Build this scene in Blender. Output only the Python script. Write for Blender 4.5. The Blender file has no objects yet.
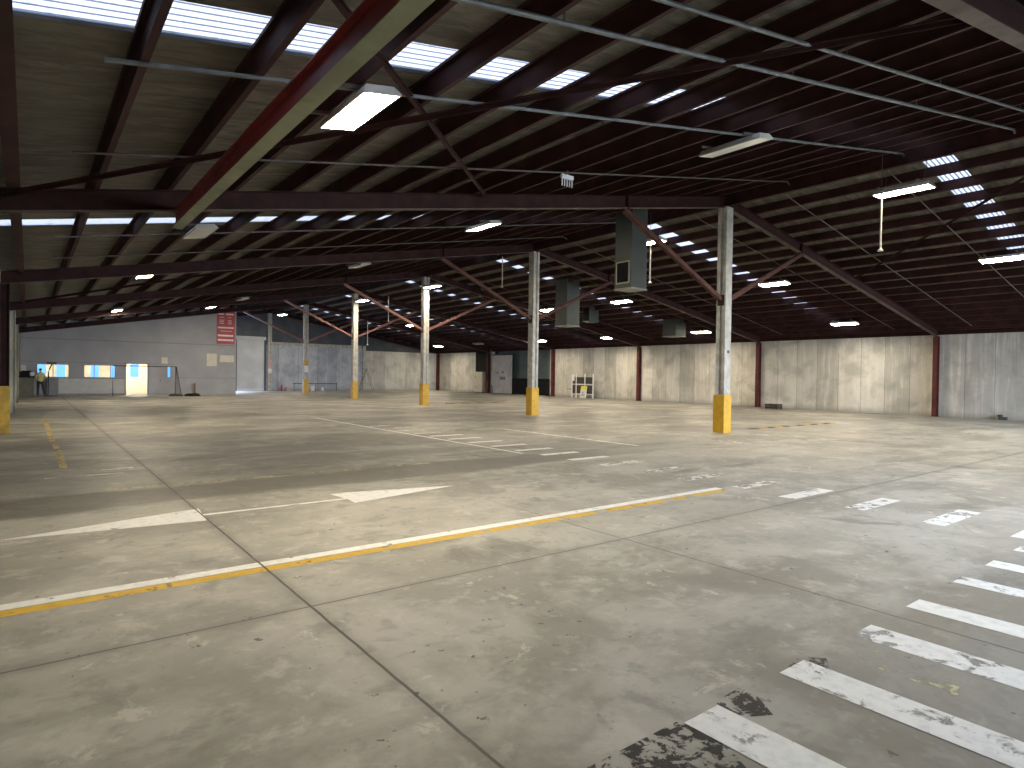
import bpy, bmesh, math, random
from mathutils import Vector, Matrix
random.seed(7)
scene = bpy.context.scene
COL = scene.collection
# ------------------------------------------------------------------ camera
F_PX, YAW, PITCH, ROLL, EYE = 626.45, .6574, -.0131, .0143, 1.75
cam_d = bpy.data.cameras.new('camera'); cam = bpy.data.objects.new('camera', cam_d); COL.objects.link(cam)
fwd = Vector((math.sin(YAW)*math.cos(PITCH), math.cos(YAW)*math.cos(PITCH), math.sin(PITCH)))
rgt = Vector((math.cos(YAW), -math.sin(YAW), 0)); upv = rgt.cross(fwd)
r2 = math.cos(ROLL)*rgt + math.sin(ROLL)*upv; u2 = -math.sin(ROLL)*rgt + math.cos(ROLL)*upv
cam.matrix_world = Matrix(((r2.x, u2.x, -fwd.x, 0), (r2.y, u2.y, -fwd.y, 0), (r2.z, u2.z, -fwd.z, EYE), (0, 0, 0, 1)))
cam_d.sensor_width = 36; cam_d.lens = F_PX*36/1024; cam_d.clip_start = .05; cam_d.clip_end = 400
scene.camera = cam
# ------------------------------------------------------------------ light and exposure
LAMP_COL = (1.0, .86, .63); LAMP_E = 165.0
SKY_COL = (.46, .62, 1.0); SKY_E = .62
scene.view_settings.view_transform = 'Standard'; scene.view_settings.look = 'None'
scene.view_settings.gamma = 1; scene.view_settings.exposure = 0; scene.view_settings.use_curve_mapping = False
w = bpy.data.worlds.new('sky'); scene.world = w; w.use_nodes = True
bg = w.node_tree.nodes['Background']; bg.inputs[0].default_value = (*SKY_COL, 1); bg.inputs[1].default_value = SKY_E
def area(name, loc, direction, sx, sy, power, color):
    l = bpy.data.lights.new(name, 'AREA'); l.shape = 'RECTANGLE'; l.size = sx; l.size_y = sy; l.energy = power; l.color = color
    o = bpy.data.objects.new(name, l); COL.objects.link(o); o.location = loc
    o.rotation_euler = Vector(direction).to_track_quat('-Z', 'Y').to_euler(); return o
sun_d = bpy.data.lights.new('sun', 'SUN'); sun_d.energy = 4.4; sun_d.angle = .02; sun_d.color = (.86, .90, 1)
sun = bpy.data.objects.new('sun', sun_d); COL.objects.link(sun); sun.rotation_euler = Vector((.1, -.95, -.62)).to_track_quat('-Z', 'Y').to_euler()
for nm, x, sx, pw in (('daylight_front', 29.5, 10.5, 5600), ('stripe_fill_camera_side', 12, 7.6, 3600)):  # second one is an added fill that blues the near stripes
    dl = area(nm, (x, -8.4, 3.4), (-.08, 1, -.85), sx, 3.6, pw, (.74, .85, 1)); dl.data.spread = 1.9
area('blue_fill_back', (13.9, 60.9, 2.1), (.5, -1, 0), 1.8, 3.8, 500, (.45, .62, 1))  # added blue fill light in an unseen doorway behind the office wall
# ------------------------------------------------------------------ dimensions
RX, HZ, TAN = 17.93, 7.32, .178           # ridge line, rafter underside at the ridge, roof slope
XL, XR = -.62, 36.45                      # wall faces
BAY = 9.729
def FY(n): return 11.984 + BAY*n
def zr(x): return HZ - TAN*abs(x - RX)    # underside of the rafters
YF, YB = -7.6, 60.75                      # front and back wall faces
PB, PT = .33, .615                         # purlin underside and roof sheet above zr
# ------------------------------------------------------------------ helpers
class MB:
    """Collects shapes and links them as one mesh object."""
    def __init__(s): s.v = []; s.f = []; s.mi = []; s.cur = 0; s.smooth = []
    def add(s, vs, fs, smooth=False):
        b = len(s.v); s.v += [tuple(p) for p in vs]; s.f += [tuple(i+b for i in f) for f in fs]
        s.mi += [s.cur]*len(fs); s.smooth += [smooth]*len(fs); return s
    def box(s, x0, x1, y0, y1, z0, z1, M=None):
        vs = [Vector((x, y, z)) for z in (z0, z1) for y in (y0, y1) for x in (x0, x1)]
        if M: vs = [M @ p for p in vs]
        return s.add(vs, [(0, 2, 3, 1), (4, 5, 7, 6), (0, 1, 5, 4), (2, 6, 7, 3), (0, 4, 6, 2), (1, 3, 7, 5)])
    def bar(s, a, b, wd, ht, up=(0, 0, 1)):
        a = Vector(a); b = Vector(b); d = (b-a).normalized(); up = Vector(up)
        if abs(d.dot(up)) > .98: up = Vector((0, 1, 0))
        x = d.cross(up).normalized(); z = x.cross(d)
        vs = [p + x*sx*wd/2 + z*sz*ht/2 for p in (a, b) for sx, sz in ((-1, -1), (1, -1), (1, 1), (-1, 1))]
        return s.add(vs, [(0, 3, 2, 1), (4, 5, 6, 7), (0, 1, 5, 4), (1, 2, 6, 5), (2, 3, 7, 6), (3, 0, 4, 7)])
    def prof(s, pts, a, b, x, z):
        """Extrude the closed 2-d outline pts (in axes x, z) from a to b."""
        a = Vector(a); b = Vector(b); x = Vector(x); z = Vector(z); n = len(pts)
        vs = [p + x*u + z*v for p in (a, b) for u, v in pts]
        return s.add(vs, [tuple(range(n))[::-1], tuple(range(n, 2*n))] + [(i, (i+1) % n, n+(i+1) % n, n+i) for i in range(n)])
    def tube(s, pts, r, n=8):
        pts = [Vector(p) for p in pts]; rings = []
        for i, p in enumerate(pts):
            d = (pts[min(i+1, len(pts)-1)] - pts[max(i-1, 0)]).normalized()
            u = d.cross(Vector((0, 0, 1)) if abs(d.z) < .95 else Vector((1, 0, 0))).normalized(); v = d.cross(u)
            rr = r[i] if isinstance(r, (list, tuple)) else r
            rings.append([p + (u*math.cos(2*math.pi*k/n) + v*math.sin(2*math.pi*k/n))*rr for k in range(n)])
        vs = [q for ring in rings for q in ring]; fs = []
        for i in range(len(rings)-1):
            fs += [(i*n+k, i*n+(k+1) % n, (i+1)*n+(k+1) % n, (i+1)*n+k) for k in range(n)]
        s.add(vs, fs, True); e = (len(rings)-1)*n
        return s.add(rings[0] + rings[-1], [tuple(range(n)), tuple(range(n, 2*n))[::-1]])
    def lathe(s, prof, c=(0, 0, 0), n=16):
        c = Vector(c); vs = [c + Vector((r*math.cos(2*math.pi*k/n), r*math.sin(2*math.pi*k/n), z)) for r, z in prof for k in range(n)]
        fs = [(i*n+k, i*n+(k+1) % n, (i+1)*n+(k+1) % n, (i+1)*n+k) for i in range(len(prof)-1) for k in range(n)]
        s.add(vs, fs, True); m = len(prof)-1
        return s.add([vs[k] for k in range(n)] + [vs[m*n+k] for k in range(n)], [tuple(range(n))[::-1], tuple(range(n, 2*n))])
    def build(s, name, mats, parent=None, loc=None, bevel=0, label=None):
        me = bpy.data.meshes.new(name); me.from_pydata(s.v, [], s.f); me.update()
        for m in (mats if isinstance(mats, (list, tuple)) else [mats]): me.materials.append(m)
        for p, i, sm in zip(me.polygons, s.mi, s.smooth): p.material_index = i; p.use_smooth = sm
        bm = bmesh.new(); bm.from_mesh(me); bmesh.ops.recalc_face_normals(bm, faces=bm.faces); bm.to_mesh(me); bm.free()
        o = bpy.data.objects.new(name, me); COL.objects.link(o)
        if parent: o.parent = parent
        if loc: o.location = loc
        if bevel:
            b = o.modifiers.new('bevel', 'BEVEL'); b.width = bevel; b.segments = 2; b.limit_method = 'ANGLE'
        if label: o['label'] = label
        return o
def tag(o, label, cat, group=None, kind=None):
    o['label'] = label; o['category'] = cat
    if group: o['group'] = group
    if kind: o['kind'] = kind
    return o
def thing(name, label, cat, loc=(0, 0, 0), rz=0, group=None):
    o = bpy.data.objects.new(name, None); COL.objects.link(o); o.location = loc; o.rotation_euler = (0, 0, rz); o.empty_display_size = .2
    return tag(o, label, cat, group)
def struct(o): o['kind'] = 'structure'; return o
def copy_tree(o, parent=None):
    c = o.copy(); COL.objects.link(c)
    if parent: c.parent = parent
    for ch in list(o.children): copy_tree(ch, c)
    return c
ORD = ['first', 'second', 'third', 'fourth', 'fifth', 'sixth', 'seventh', 'eighth', 'ninth', 'tenth', 'eleventh', 'twelfth',
       'thirteenth', 'fourteenth', 'fifteenth', 'sixteenth', 'seventeenth', 'eighteenth', 'nineteenth', 'twentieth']
# ------------------------------------------------------------------ materials
class NT:
    def __init__(s, name):
        s.m = bpy.data.materials.new(name); s.m.use_nodes = True; s.t = s.m.node_tree; s.b = s.t.nodes['Principled BSDF']; s.o = s.t.nodes['Material Output']
        s._c = None
    def n(s, typ, **kw):
        nd = s.t.nodes.new(typ)
        for k, v in kw.items(): setattr(nd, k, v)
        return nd
    def link(s, a, b): s.t.links.new(a, b)
    def put(s, sock, v):
        if hasattr(v, 'links') or isinstance(v, bpy.types.NodeSocket): s.link(v, sock)
        elif isinstance(v, tuple) and len(v) == 3 and sock.type == 'RGBA': sock.default_value = (*v, 1)
        else: sock.default_value = v
    def co(s):
        if s._c is None: s._c = s.n('ShaderNodeNewGeometry').outputs['Position']
        return s._c
    def xyz(s):
        if not hasattr(s, '_x'):
            q = s.n('ShaderNodeSeparateXYZ'); s.link(s.co(), q.inputs[0]); s._x = q.outputs
        return s._x
    def map(s, scale=(1, 1, 1), loc=(0, 0, 0)):
        q = s.n('ShaderNodeMapping'); s.link(s.co(), q.inputs[0]); q.inputs['Scale'].default_value = scale; q.inputs['Location'].default_value = loc; return q.outputs[0]
    def noise(s, scale, detail=4, vec=None, rough=.55, dist=0):
        q = s.n('ShaderNodeTexNoise'); s.link(vec or s.co(), q.inputs['Vector']); q.inputs['Scale'].default_value = scale; q.inputs['Detail'].default_value = detail
        q.inputs['Roughness'].default_value = rough; q.inputs['Distortion'].default_value = dist; return q.outputs[0]
    def math(s, op, a, b=0, c=0, clamp=False):
        q = s.n('ShaderNodeMath', operation=op, use_clamp=clamp); s.put(q.inputs[0], a); s.put(q.inputs[1], b); s.put(q.inputs[2], c); return q.outputs[0]
    def ramp(s, v, a, b, lo=0.0, hi=1.0):
        q = s.n('ShaderNodeMapRange'); q.interpolation_type = 'SMOOTHSTEP'; s.put(q.inputs[0], v); q.inputs[1].default_value = a; q.inputs[2].default_value = b
        q.inputs[3].default_value = lo; q.inputs[4].default_value = hi; return q.outputs[0]
    def mix(s, f, a, b, blend='MIX'):
        q = s.n('ShaderNodeMix', data_type='RGBA', blend_type=blend); s.put(q.inputs[0], f); s.put(q.inputs[6], a); s.put(q.inputs[7], b); return q.outputs[2]
    def bump(s, h, strength, dist=.01):
        q = s.n('ShaderNodeBump'); q.inputs['Strength'].default_value = strength; q.inputs['Distance'].default_value = dist; s.link(h, q.inputs['Height']); s.link(q.outputs[0], s.b.inputs['Normal'])
    def set(s, **kw):
        for k, v in kw.items(): s.put(s.b.inputs[k.replace('_', ' ')], v)
        return s.m
def plain(name, col, rough=.6, metal=0, var=.25, scale=3.0, spec=.5):
    t = NT(name); n = t.noise(scale, 5)
    c = t.mix(t.ramp(n, .3, .72), tuple(x*(1-var) for x in col), tuple(min(1, x*(1+var)) for x in col))
    t.set(Base_Color=c, Roughness=rough, Metallic=metal); t.b.inputs['Specular IOR Level'].default_value = spec; return t.m
def emit(name, col, e):
    t = NT(name); t.set(Base_Color=(.8, .8, .8), Emission_Color=col, Emission_Strength=e); return t.m
def make_floor():
    t = NT('polished_concrete'); x, y, z = t.xyz()
    big = t.noise(.16, 3); mid = t.noise(.8, 6, rough=.62, dist=.3); fine = t.noise(4.2, 7, rough=.68, dist=.15); stretch = t.noise(1, 6, t.map((.3, 1, 1)), .6, .3)
    cloud = t.noise(1.9, 6, t.map((1, 1, 1), (7, 2, 0)), .68, .25)
    c = t.mix(t.ramp(mid, .40, .60), (.235, .222, .188), (.42, .402, .35))
    c = t.mix(t.ramp(big, .40, .60, 0, .5), c, (.45, .435, .38))
    c = t.mix(t.ramp(stretch, .50, .66, 0, .55), c, (.19, .178, .15))
    c = t.mix(t.ramp(cloud, .54, .68, 0, .5), c, (.57, .55, .49))
    c = t.mix(t.ramp(cloud, .46, .34, 0, .5), c, (.195, .182, .152))
    c = t.mix(t.ramp(fine, .54, .68, 0, .40), c, (.55, .53, .475)); c = t.mix(t.ramp(fine, .46, .33, 0, .38), c, (.18, .168, .142))
    speck = t.noise(8, 3, t.map((1, 1, 1), (4.1, 1.7, 0)), .6); zone = t.noise(.9, 2, t.map((1, 1, 1), (1, 5, 0)))
    c = t.mix(t.math('MULTIPLY', t.ramp(speck, .665, .69, 0, .8), t.ramp(zone, .45, .55)), c, (.05, .044, .038))
    scuff = t.noise(2.2, 7, t.map((1, 1, 1), (9, 3, 0)), .76, .5)
    c = t.mix(t.ramp(scuff, .605, .66, 0, .6), c, (.60, .57, .49))
    oil = t.noise(.55, 6, t.map((1, 1.3, 1), (2, 8, 0)), .62, .6)
    c = t.mix(t.ramp(oil, .585, .67, 0, .55), c, (.12, .108, .088))
    # dark worn band that crosses the hall, and the darker strips along the right wall
    wob = t.math('MULTIPLY_ADD', t.noise(.5, 5), 1.0, -.5)
    yy = t.math('ADD', y, wob); xx = t.math('ADD', x, wob)
    ctr = t.math('MULTIPLY_ADD', x, .035, 9.95)
    band = t.math('ABSOLUTE', t.math('SUBTRACT', yy, ctr))
    c = t.mix(t.math('MULTIPLY', t.ramp(band, .78, .5, 0, 1), t.ramp(x, 15, 8, 0, .72)), c, (.115, .103, .085))
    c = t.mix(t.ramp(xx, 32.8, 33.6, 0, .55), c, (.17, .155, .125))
    lane = t.math('MULTIPLY', t.ramp(t.noise(.33, 5, t.map((1, 1.4, 1), (3, 1, 0)), .6, .3), .40, .58), t.ramp(y, 9, 13, 0, .62))  # worn lanes; far floor also painted darker for the dark roof it mirrors
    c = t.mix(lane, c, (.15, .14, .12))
    zon = t.math('MULTIPLY', t.ramp(yy, 2.2, 1.8), t.ramp(xx, 2.6, 3.6, 0, .45)); c = t.mix(zon, c, (.17, .155, .14))
    # two saw-cut joints along the hall and one across it
    jn = t.math('MULTIPLY_ADD', t.noise(3, 3), .014, -.007); xj = t.math('ADD', x, jn); yj = t.math('ADD', y, jn)
    j1 = t.math('ABSOLUTE', t.math('SUBTRACT', xj, 1.68)); j2 = t.math('ABSOLUTE', t.math('SUBTRACT', xj, 5.116)); j3 = t.math('ABSOLUTE', t.math('SUBTRACT', yj, 4.606))
    cut = lambda d, k: t.math('MULTIPLY', t.ramp(d, .015, .005), k)
    halo = lambda d: t.ramp(d, .12, .0, 0, .3)
    j4 = t.math('ABSOLUTE', t.math('SUBTRACT', xj, 8.55))
    jm = t.math('MAXIMUM', t.math('MAXIMUM', cut(j1, 1.0), cut(j3, .8)), t.math('MAXIMUM', cut(j2, t.ramp(y, 8, 5, .12, .8)), cut(j4, .15)))
    c = t.mix(t.math('MULTIPLY', jm, .9), c, (.04, .034, .028))
    c = t.mix(t.math('MAXIMUM', halo(j1), t.math('MULTIPLY', halo(j3), .7)), c, (.10, .088, .07))
    r = t.math('ADD', t.ramp(mid, .35, .65, .40, .58), t.ramp(fine, .3, .7, 0, .12))
    t.set(Base_Color=c, Roughness=r); t.b.inputs['Specular IOR Level'].default_value = .5
    t.bump(t.math('SUBTRACT', t.math('MULTIPLY', fine, .12), jm), .2, .01); return t.m
def make_panels(axis, origin, lo, hi, tint=1.0, pitch=1.21613, name='concrete_panels', gloss=.75):
    t = NT(name); p = t.xyz(); u = t.math('SUBTRACT', p[axis], origin); z = p[2]
    k = t.math('DIVIDE', u, pitch); cell = t.math('FLOOR', k); fr = t.math('FRACT', k)
    wn = t.n('ShaderNodeTexWhiteNoise', noise_dimensions='1D'); t.link(cell, wn.inputs['W'])
    sc = (1, 5, .35) if axis == 1 else (5, 1, .35)
    streak = t.noise(1.1, 5, t.map(sc), .6, .3); blot = t.noise(.9, 5, dist=.4); fine = t.noise(14, 4)
    c = t.mix(wn.outputs[0], lo, hi)
    c = t.mix(t.ramp(streak, .45, .72, 0, .55), c, tuple(v*1.22 for v in hi))
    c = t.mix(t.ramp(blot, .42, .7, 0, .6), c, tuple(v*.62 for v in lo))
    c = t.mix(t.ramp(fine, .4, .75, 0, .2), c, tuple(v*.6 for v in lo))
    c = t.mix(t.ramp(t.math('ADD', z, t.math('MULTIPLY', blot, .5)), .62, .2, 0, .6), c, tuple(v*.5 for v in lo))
    d = t.math('MINIMUM', fr, t.math('SUBTRACT', 1, fr)); jm = t.ramp(d, .016, .006)
    c = t.mix(t.math('MULTIPLY', jm, .5), c, (.06, .055, .05))
    t.set(Base_Color=c, Roughness=gloss); t.bump(t.math('SUBTRACT', t.math('MULTIPLY', fine, .2), jm), .3, .015); return t.m
def make_roof_sheet():
    t = NT('roof_underside_foil'); wr = t.noise(3.2, 6, t.map((.5, 1.6, 1)), .6, .8); big = t.noise(.35, 3)
    c = t.mix(t.ramp(wr, .35, .7), (.07, .062, .046), (.18, .165, .13)); c = t.mix(t.ramp(big, .4, .7, 0, .5), c, (.085, .075, .052))
    y = t.xyz()[1]; lap = t.math('ABSOLUTE', t.math('SUBTRACT', t.math('FRACT', t.math('DIVIDE', y, 1.4)), .5))
    c = t.mix(t.ramp(lap, .022, .008, 0, .6), c, (.06, .05, .04))
    t.set(Base_Color=c, Roughness=.55); t.bump(wr, .6, .05); return t.m
def make_skylight():
    t = NT('translucent_skylight_sheet'); dirt = t.noise(5, 5, rough=.7)
    tr = t.n('ShaderNodeBsdfTranslucent'); c = t.mix(t.ramp(dirt, .52, .72, 0, .5), (.82, .84, .88), (.3, .3, .33)); t.link(c, tr.inputs[0])
    t.link(tr.outputs[0], t.o.inputs[0]); return t.m
def make_paint(name, col, thr, soft=.05, scale=7.0, tint=(.3, .28, .24)):
    """Worn floor paint: chips open onto the concrete under it."""
    t = NT(name); a = t.noise(scale, 7, t.map((1, 1, 1), (col[0]*9, col[2]*5, 0)), .68, .5); b = t.noise(scale*.28, 4, t.map((1, 1, 1), (3, 8, 0)))
    v = t.math('ADD', t.math('MULTIPLY', a, .6), t.math('MULTIPLY', b, .4))
    px, py, _ = t.xyz()
    al = t.math('MULTIPLY', t.ramp(v, thr+soft, thr-soft), t.ramp(t.math('ABSOLUTE', t.math('SUBTRACT', px, 1.68)), .006, .012))
    c = t.mix(t.ramp(t.noise(11, 5), .4, .75, 0, .45), col, tuple(x*.62 for x in col))
    t.set(Base_Color=c, Roughness=.5, Alpha=al); return t.m
M = {}
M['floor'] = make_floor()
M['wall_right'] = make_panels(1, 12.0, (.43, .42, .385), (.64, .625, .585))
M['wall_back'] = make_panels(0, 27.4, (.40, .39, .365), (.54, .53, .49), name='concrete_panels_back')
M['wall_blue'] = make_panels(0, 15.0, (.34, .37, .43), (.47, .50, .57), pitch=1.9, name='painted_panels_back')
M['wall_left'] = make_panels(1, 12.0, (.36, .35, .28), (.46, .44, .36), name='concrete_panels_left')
M['sheet'] = make_roof_sheet(); M['skylight'] = make_skylight()
M['maroon'] = plain('maroon_painted_steel', (.032, .0105, .0095), .7, 0, .35, 3, .18)
M['purlin'] = plain('dusty_maroon_steel', (.046, .0185, .0175), .7, 0, .3, 2, .2)
M['flange'] = plain('bounce_lit_flange_steel', (.098, .072, .060), .7, 0, .3, 2, .25)  # paler brown carries the light bounced up from the floor
M['red_steel'] = plain('red_painted_post', (.092, .022, .018), .6, 0, .35, 2, .3)
M['brace_dark'] = plain('brown_steel_brace', (.075, .032, .024), .7, 0, .3, 2, .2)
M['brace'] = plain('rust_orange_steel', (.17, .065, .042), .55, 0, .3, 2)
M['crane_red'] = plain('crane_beam_red', (.20, .022, .020), .5, 0, .3, 2); M['crane_green'] = plain('crane_beam_flange_dust', (.19, .20, .12), .6, 0, .2, 2)
M['column'] = plain('grey_concrete_column', (.40, .385, .34), .7, 0, .22, 4)
M['yellow'] = plain('yellow_safety_paint', (.52, .295, .012), .5, 0, .12, 5); M['yellow_dark'] = plain('scuffed_yellow_paint', (.45, .27, .02), .55, 0, .3, 4)
M['galv'] = plain('galvanised_pipe', (.15, .155, .15), .5, .4, .2, 6)
M['conduit'] = plain('dull_conduit', (.10, .082, .07), .6, .2, .2, 6)
M['lamp_on'] = emit('lit_lamp_diffuser', LAMP_COL, LAMP_E); M['lamp_off'] = plain('unlit_lamp_diffuser', (.62, .6, .52), .35, 0, .06)
M['housing'] = plain('white_lamp_housing', (.55, .53, .46), .45, 0, .08)
M['duct'] = plain('grey_green_duct_metal', (.040, .047, .040), .55, .1, .12, 1.5); M['dark'] = plain('black_grille', (.008, .008, .008), .8, 0, .2, 3, .1)
M['duct_rim'] = plain('pale_duct_rim', (.20, .20, .17), .5, .1, .1)
M['office'] = plain('grey_painted_wall', (.33, .326, .34), .65, 0, .08, .8); M['office_seam'] = plain('grey_wall_seam', (.22, .215, .22), .65, 0, .1)
M['cream'] = plain('cream_room_wall', (.80, .70, .52), .7, 0, .04); M['frame'] = plain('dark_window_frame', (.2, .2, .21), .4, .2, .1)
M['day'] = emit('daylit_pane', (.12, .42, 1.0), 1.5); M['day'].node_tree.nodes['Principled BSDF'].inputs['Base Color'].default_value = (.02, .05, .1, 1); M['room_lamp'] = emit('room_ceiling_lamp', (1, .92, .76), 240)
M['clad'] = plain('dark_blue_grey_cladding', (.040, .048, .062), .5, .1, .3, 1); M['white'] = plain('white_paint', (.70, .70, .68), .5, 0, .08)
M['roller'] = plain('pale_roller_door', (.50, .505, .50), .5, .1, .1, .8); M['red_sign'] = plain('red_sign_face', (.42, .035, .035), .45, 0, .12); M['sign_white'] = plain('sign_white_letters', (.85, .78, .74), .5, 0, .05)
M['paper'] = plain('pale_notice_paper', (.62, .58, .48), .7, 0, .06); M['black'] = plain('black_plastic', (.010, .010, .0105), .7, 0, .3, 3, .15)
M['teal'] = plain('dark_teal_sheet_wall', (.115, .15, .15), .6, 0, .15, 1); M['door_white'] = plain('off_white_door_sheet', (.46, .45, .45), .55, 0, .14, 1)
M['grey_dark'] = plain('dark_grey_metal', (.06, .06, .062), .5, .3, .2); M['mesh'] = plain('dark_mesh_sheet', (.045, .045, .036), .6, 0, .3, 9)
M['wood'] = plain('brown_timber', (.22, .12, .055), .65, 0, .2, 6); M['greenish'] = plain('drab_green_panel', (.12, .115, .075), .65, 0, .2)
M['sign_yellow'] = plain('yellow_sign_header', (.72, .68, .05), .5, 0, .05); M['crate'] = plain('dark_brown_crate', (.05, .036, .032), .6, 0, .3, 8)
M['skin'] = plain('skin', (.42, .25, .17), .55, 0, .05); M['vest'] = plain('yellow_beige_jacket', (.50, .44, .17), .7, 0, .15, 12); M['trousers'] = plain('dark_trousers', (.018, .018, .022), .75, 0, .2)
M['hair'] = plain('dark_hair', (.02, .015, .012), .6, 0, .2, 20); M['red'] = plain('extinguisher_red', (.35, .02, .02), .4, 0, .1); M['pinkish'] = plain('faded_pink_paint', (.48, .33, .30), .6, 0, .12)
M['p_white'] = make_paint('worn_white_paint', (.80, .80, .78), .57); M['p_white_fresh'] = make_paint('white_paint_lightly_worn', (.82, .82, .79), .615)
M['p_white_thin'] = make_paint('thin_faded_white_paint', (.72, .71, .67), .52); M['p_yellow'] = make_paint('worn_yellow_paint', (.68, .43, .045), .60)
M['p_yellow_thin'] = make_paint('faded_yellow_paint', (.58, .45, .17), .535); M['p_black'] = make_paint('chipped_black_paint', (.028, .028, .03), .497, .025, 13)
M['p_cream'] = make_paint('cream_paint_residue', (.60, .56, .36), .46)
# ------------------------------------------------------------------ floor, walls, roof
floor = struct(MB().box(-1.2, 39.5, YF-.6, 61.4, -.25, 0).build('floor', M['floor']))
yard = struct(MB().box(-90, 130, -90, 150, -.35, -.27).build('floor_yard', plain('asphalt_yard', (.07, .07, .07), .8, 0, .2)))
b = MB().box(XL-.25, XL, YF-.3, 61.2, 0, 4.5)
struct(b.build('wall_left', M['wall_left']))
# right wall: concrete up to the eaves with a dark bay left open between the fourth and fifth posts
b = MB().box(XR, XR+.22, YF-.3, 41.75, 0, 4.12).box(XR, XR+.22, 53.35, 61.0, 0, 4.12)
b.box(XR, XR+.22, 50.35, 51.15, 0, 4.12)
struct(b.build('wall_right', M['wall_right']))
struct(MB().box(XR+.02, XR+.20, YF-.3, 61.0, 4.12, 5.0).build('trim_7', M['maroon']))
b = MB().box(XR+2.6, XR+2.7, 41.2, 54.0, 0, 5.0).box(XR+.22, XR+2.7, 41.0, 41.2, 0, 5).box(XR+.22, XR+2.7, 53.5, 53.7, 0, 5).box(XR+.2, XR+2.7, 41.2, 53.5, 4.6, 4.75)
o = b.build('trim_1', M['clad']); struct(o)
# front wall behind the camera; daylit doorways, the smaller added to light the stripes
b = MB().box(XL-.25, 8, YF-.25, YF, 0, 9).box(16, 24, YF-.25, YF, 0, 9).box(35, XR+.22, YF-.25, YF, 0, 9).box(8, 16, YF-.25, YF, 4.35, 9).box(24, 35, YF-.25, YF, 4.35, 9)
struct(b.build('wall_front', M['office']))
# back wall: painted lower panels, concrete to the right of the pilaster, dark cladding above
b = MB().box(17.72, 27.4, YB, YB+.2, 0, 4.35); struct(b.build('wall_back', M['wall_blue']))
b = MB().box(27.4, XR+.02, YB, YB+.2, 0, 4.12); struct(b.build('wall_back', M['wall_back']))
b = MB()
for x0, x1, z0 in ((XL, 12.7, 0), (12.7, 14.9, 4.1), (14.9, 17.72, 5.0), (17.72, 27.4, 4.35), (27.4, XR, 4.12)):
    n = max(1, int((x1-x0)/.19))
    for i in range(n):                                             # ribbed cladding
        xa = x0+(x1-x0)*i/n; xb = x0+(x1-x0)*(i+1)/n; d = .03 if i % 2 else 0
        b.box(xa, xb, YB+d+.02, YB+.18, z0, zr((xa+xb)/2)+.60)
struct(b.build('wall_back', M['clad']))
b = MB().box(17.9, 27.2, YB-.07, YB, 4.32, 4.40).box(17.9, 27.2, YB-.07, YB, 4.56, 4.62).box(17.9, 27.2, YB-.03, YB, 4.40, 4.56)
for i in range(22): b.box(18.1+i*.42, 18.24+i*.42, YB-.075, YB-.03, 4.40, 4.56)
struct(b.build('trim_2', M['column']))
b = MB().box(27.3, 27.62, YB-.2, YB, 0, 4.6); struct(b.build('trim_3', M['column']))
# roof sheets between the skylight strips
SKY = [6.42+9.85*n for n in range(-1, 6)]; SW = .37
edges = [YF-.25]
for y in SKY: edges += [y-SW, y+SW]
edges += [61.2]
for side in (-1, 1):
    xe = RX+side*18.85; z0, z1 = zr(RX)+PT, zr(xe)+PT
    for i in range(0, len(edges), 2):
        y0, y1 = edges[i], edges[i+1]
        vs = [(RX, y0, z0), (xe, y0, z1), (xe, y1, z1), (RX, y1, z0)]
        vs += [(p[0], p[1], p[2]+.05) for p in vs]
        struct(MB().add(vs, [(0, 1, 2, 3), (4, 7, 6, 5), (0, 4, 5, 1), (1, 5, 6, 2), (2, 6, 7, 3), (3, 7, 4, 0)]).build('ceiling', M['sheet']))
SIDE = {-1: 'left', 1: 'right'}
near = ['over the camera', 'nearest in view', 'second nearest', 'third nearest', 'fourth nearest', 'fifth nearest', 'farthest']
for side in (-1, 1):
    for i, y in enumerate(SKY):
        b = MB(); ny = 112; xe = 18.5 if side > 0 else (18.85 if i < 6 else 5.1); xs = [RX+side*xe*k/2 for k in range(3)]; vs = []
        for x in xs:
            for j in range(ny+1):
                yy = y-SW+.004+(2*SW-.008)*j/ny; vs.append((x, yy, zr(x)+PT+0.034+.026*math.sin(2*math.pi*yy/.118)))
        b.add(vs, [(k*(ny+1)+j, k*(ny+1)+j+1, (k+1)*(ny+1)+j+1, (k+1)*(ny+1)+j) for k in range(2) for j in range(ny)], True)
        o = b.build('skylight', M['skylight'])
        tag(o, 'bright corrugated skylight strip on the %s roof slope, %s' % (SIDE[side], near[i]), 'skylight', 'skylight strips in the roof')
# ------------------------------------------------------------------ roof steel
def slope_axes(side):
    u = Vector((side, 0, -TAN)).normalized(); n = Vector((side*TAN, 0, 1)).normalized(); return u, n   # down the slope, up out of the roof
for side in (-1, 1):
    u, n = slope_axes(side)
    for k in range(18 if side > 0 else 17):
        d = .57+1.03*k; x = RX+side*d; z0 = zr(x)+PB
        h = .285; t = .012; fl = .075
        # C-section: web on the ridge side, flanges turned down-slope, lips at the ends
        pts = [(0, 0), (fl, 0), (fl, .03), (fl-t, .03), (fl-t, t), (t, t), (t, h-t), (fl-t, h-t), (fl-t, h-.03), (fl, h-.03), (fl, h), (0, h)]
        o = MB().prof(pts, (x, YF, z0), (x, YB, z0), u, n).build('roof_purlin', M['purlin'])
        tag(o, 'long maroon steel roof purlin on the %s slope, %s down from the ridge' % (SIDE[side], ORD[k]), 'purlin', 'roof purlins')
def i_prof(h, wf, tf, tw):
    a, c = wf/2, tw/2
    return [(-a, 0), (a, 0), (a, tf), (c, tf), (c, h-tf), (a, h-tf), (a, h), (-a, h), (-a, h-tf), (-c, h-tf), (-c, tf), (-a, tf)]
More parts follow.
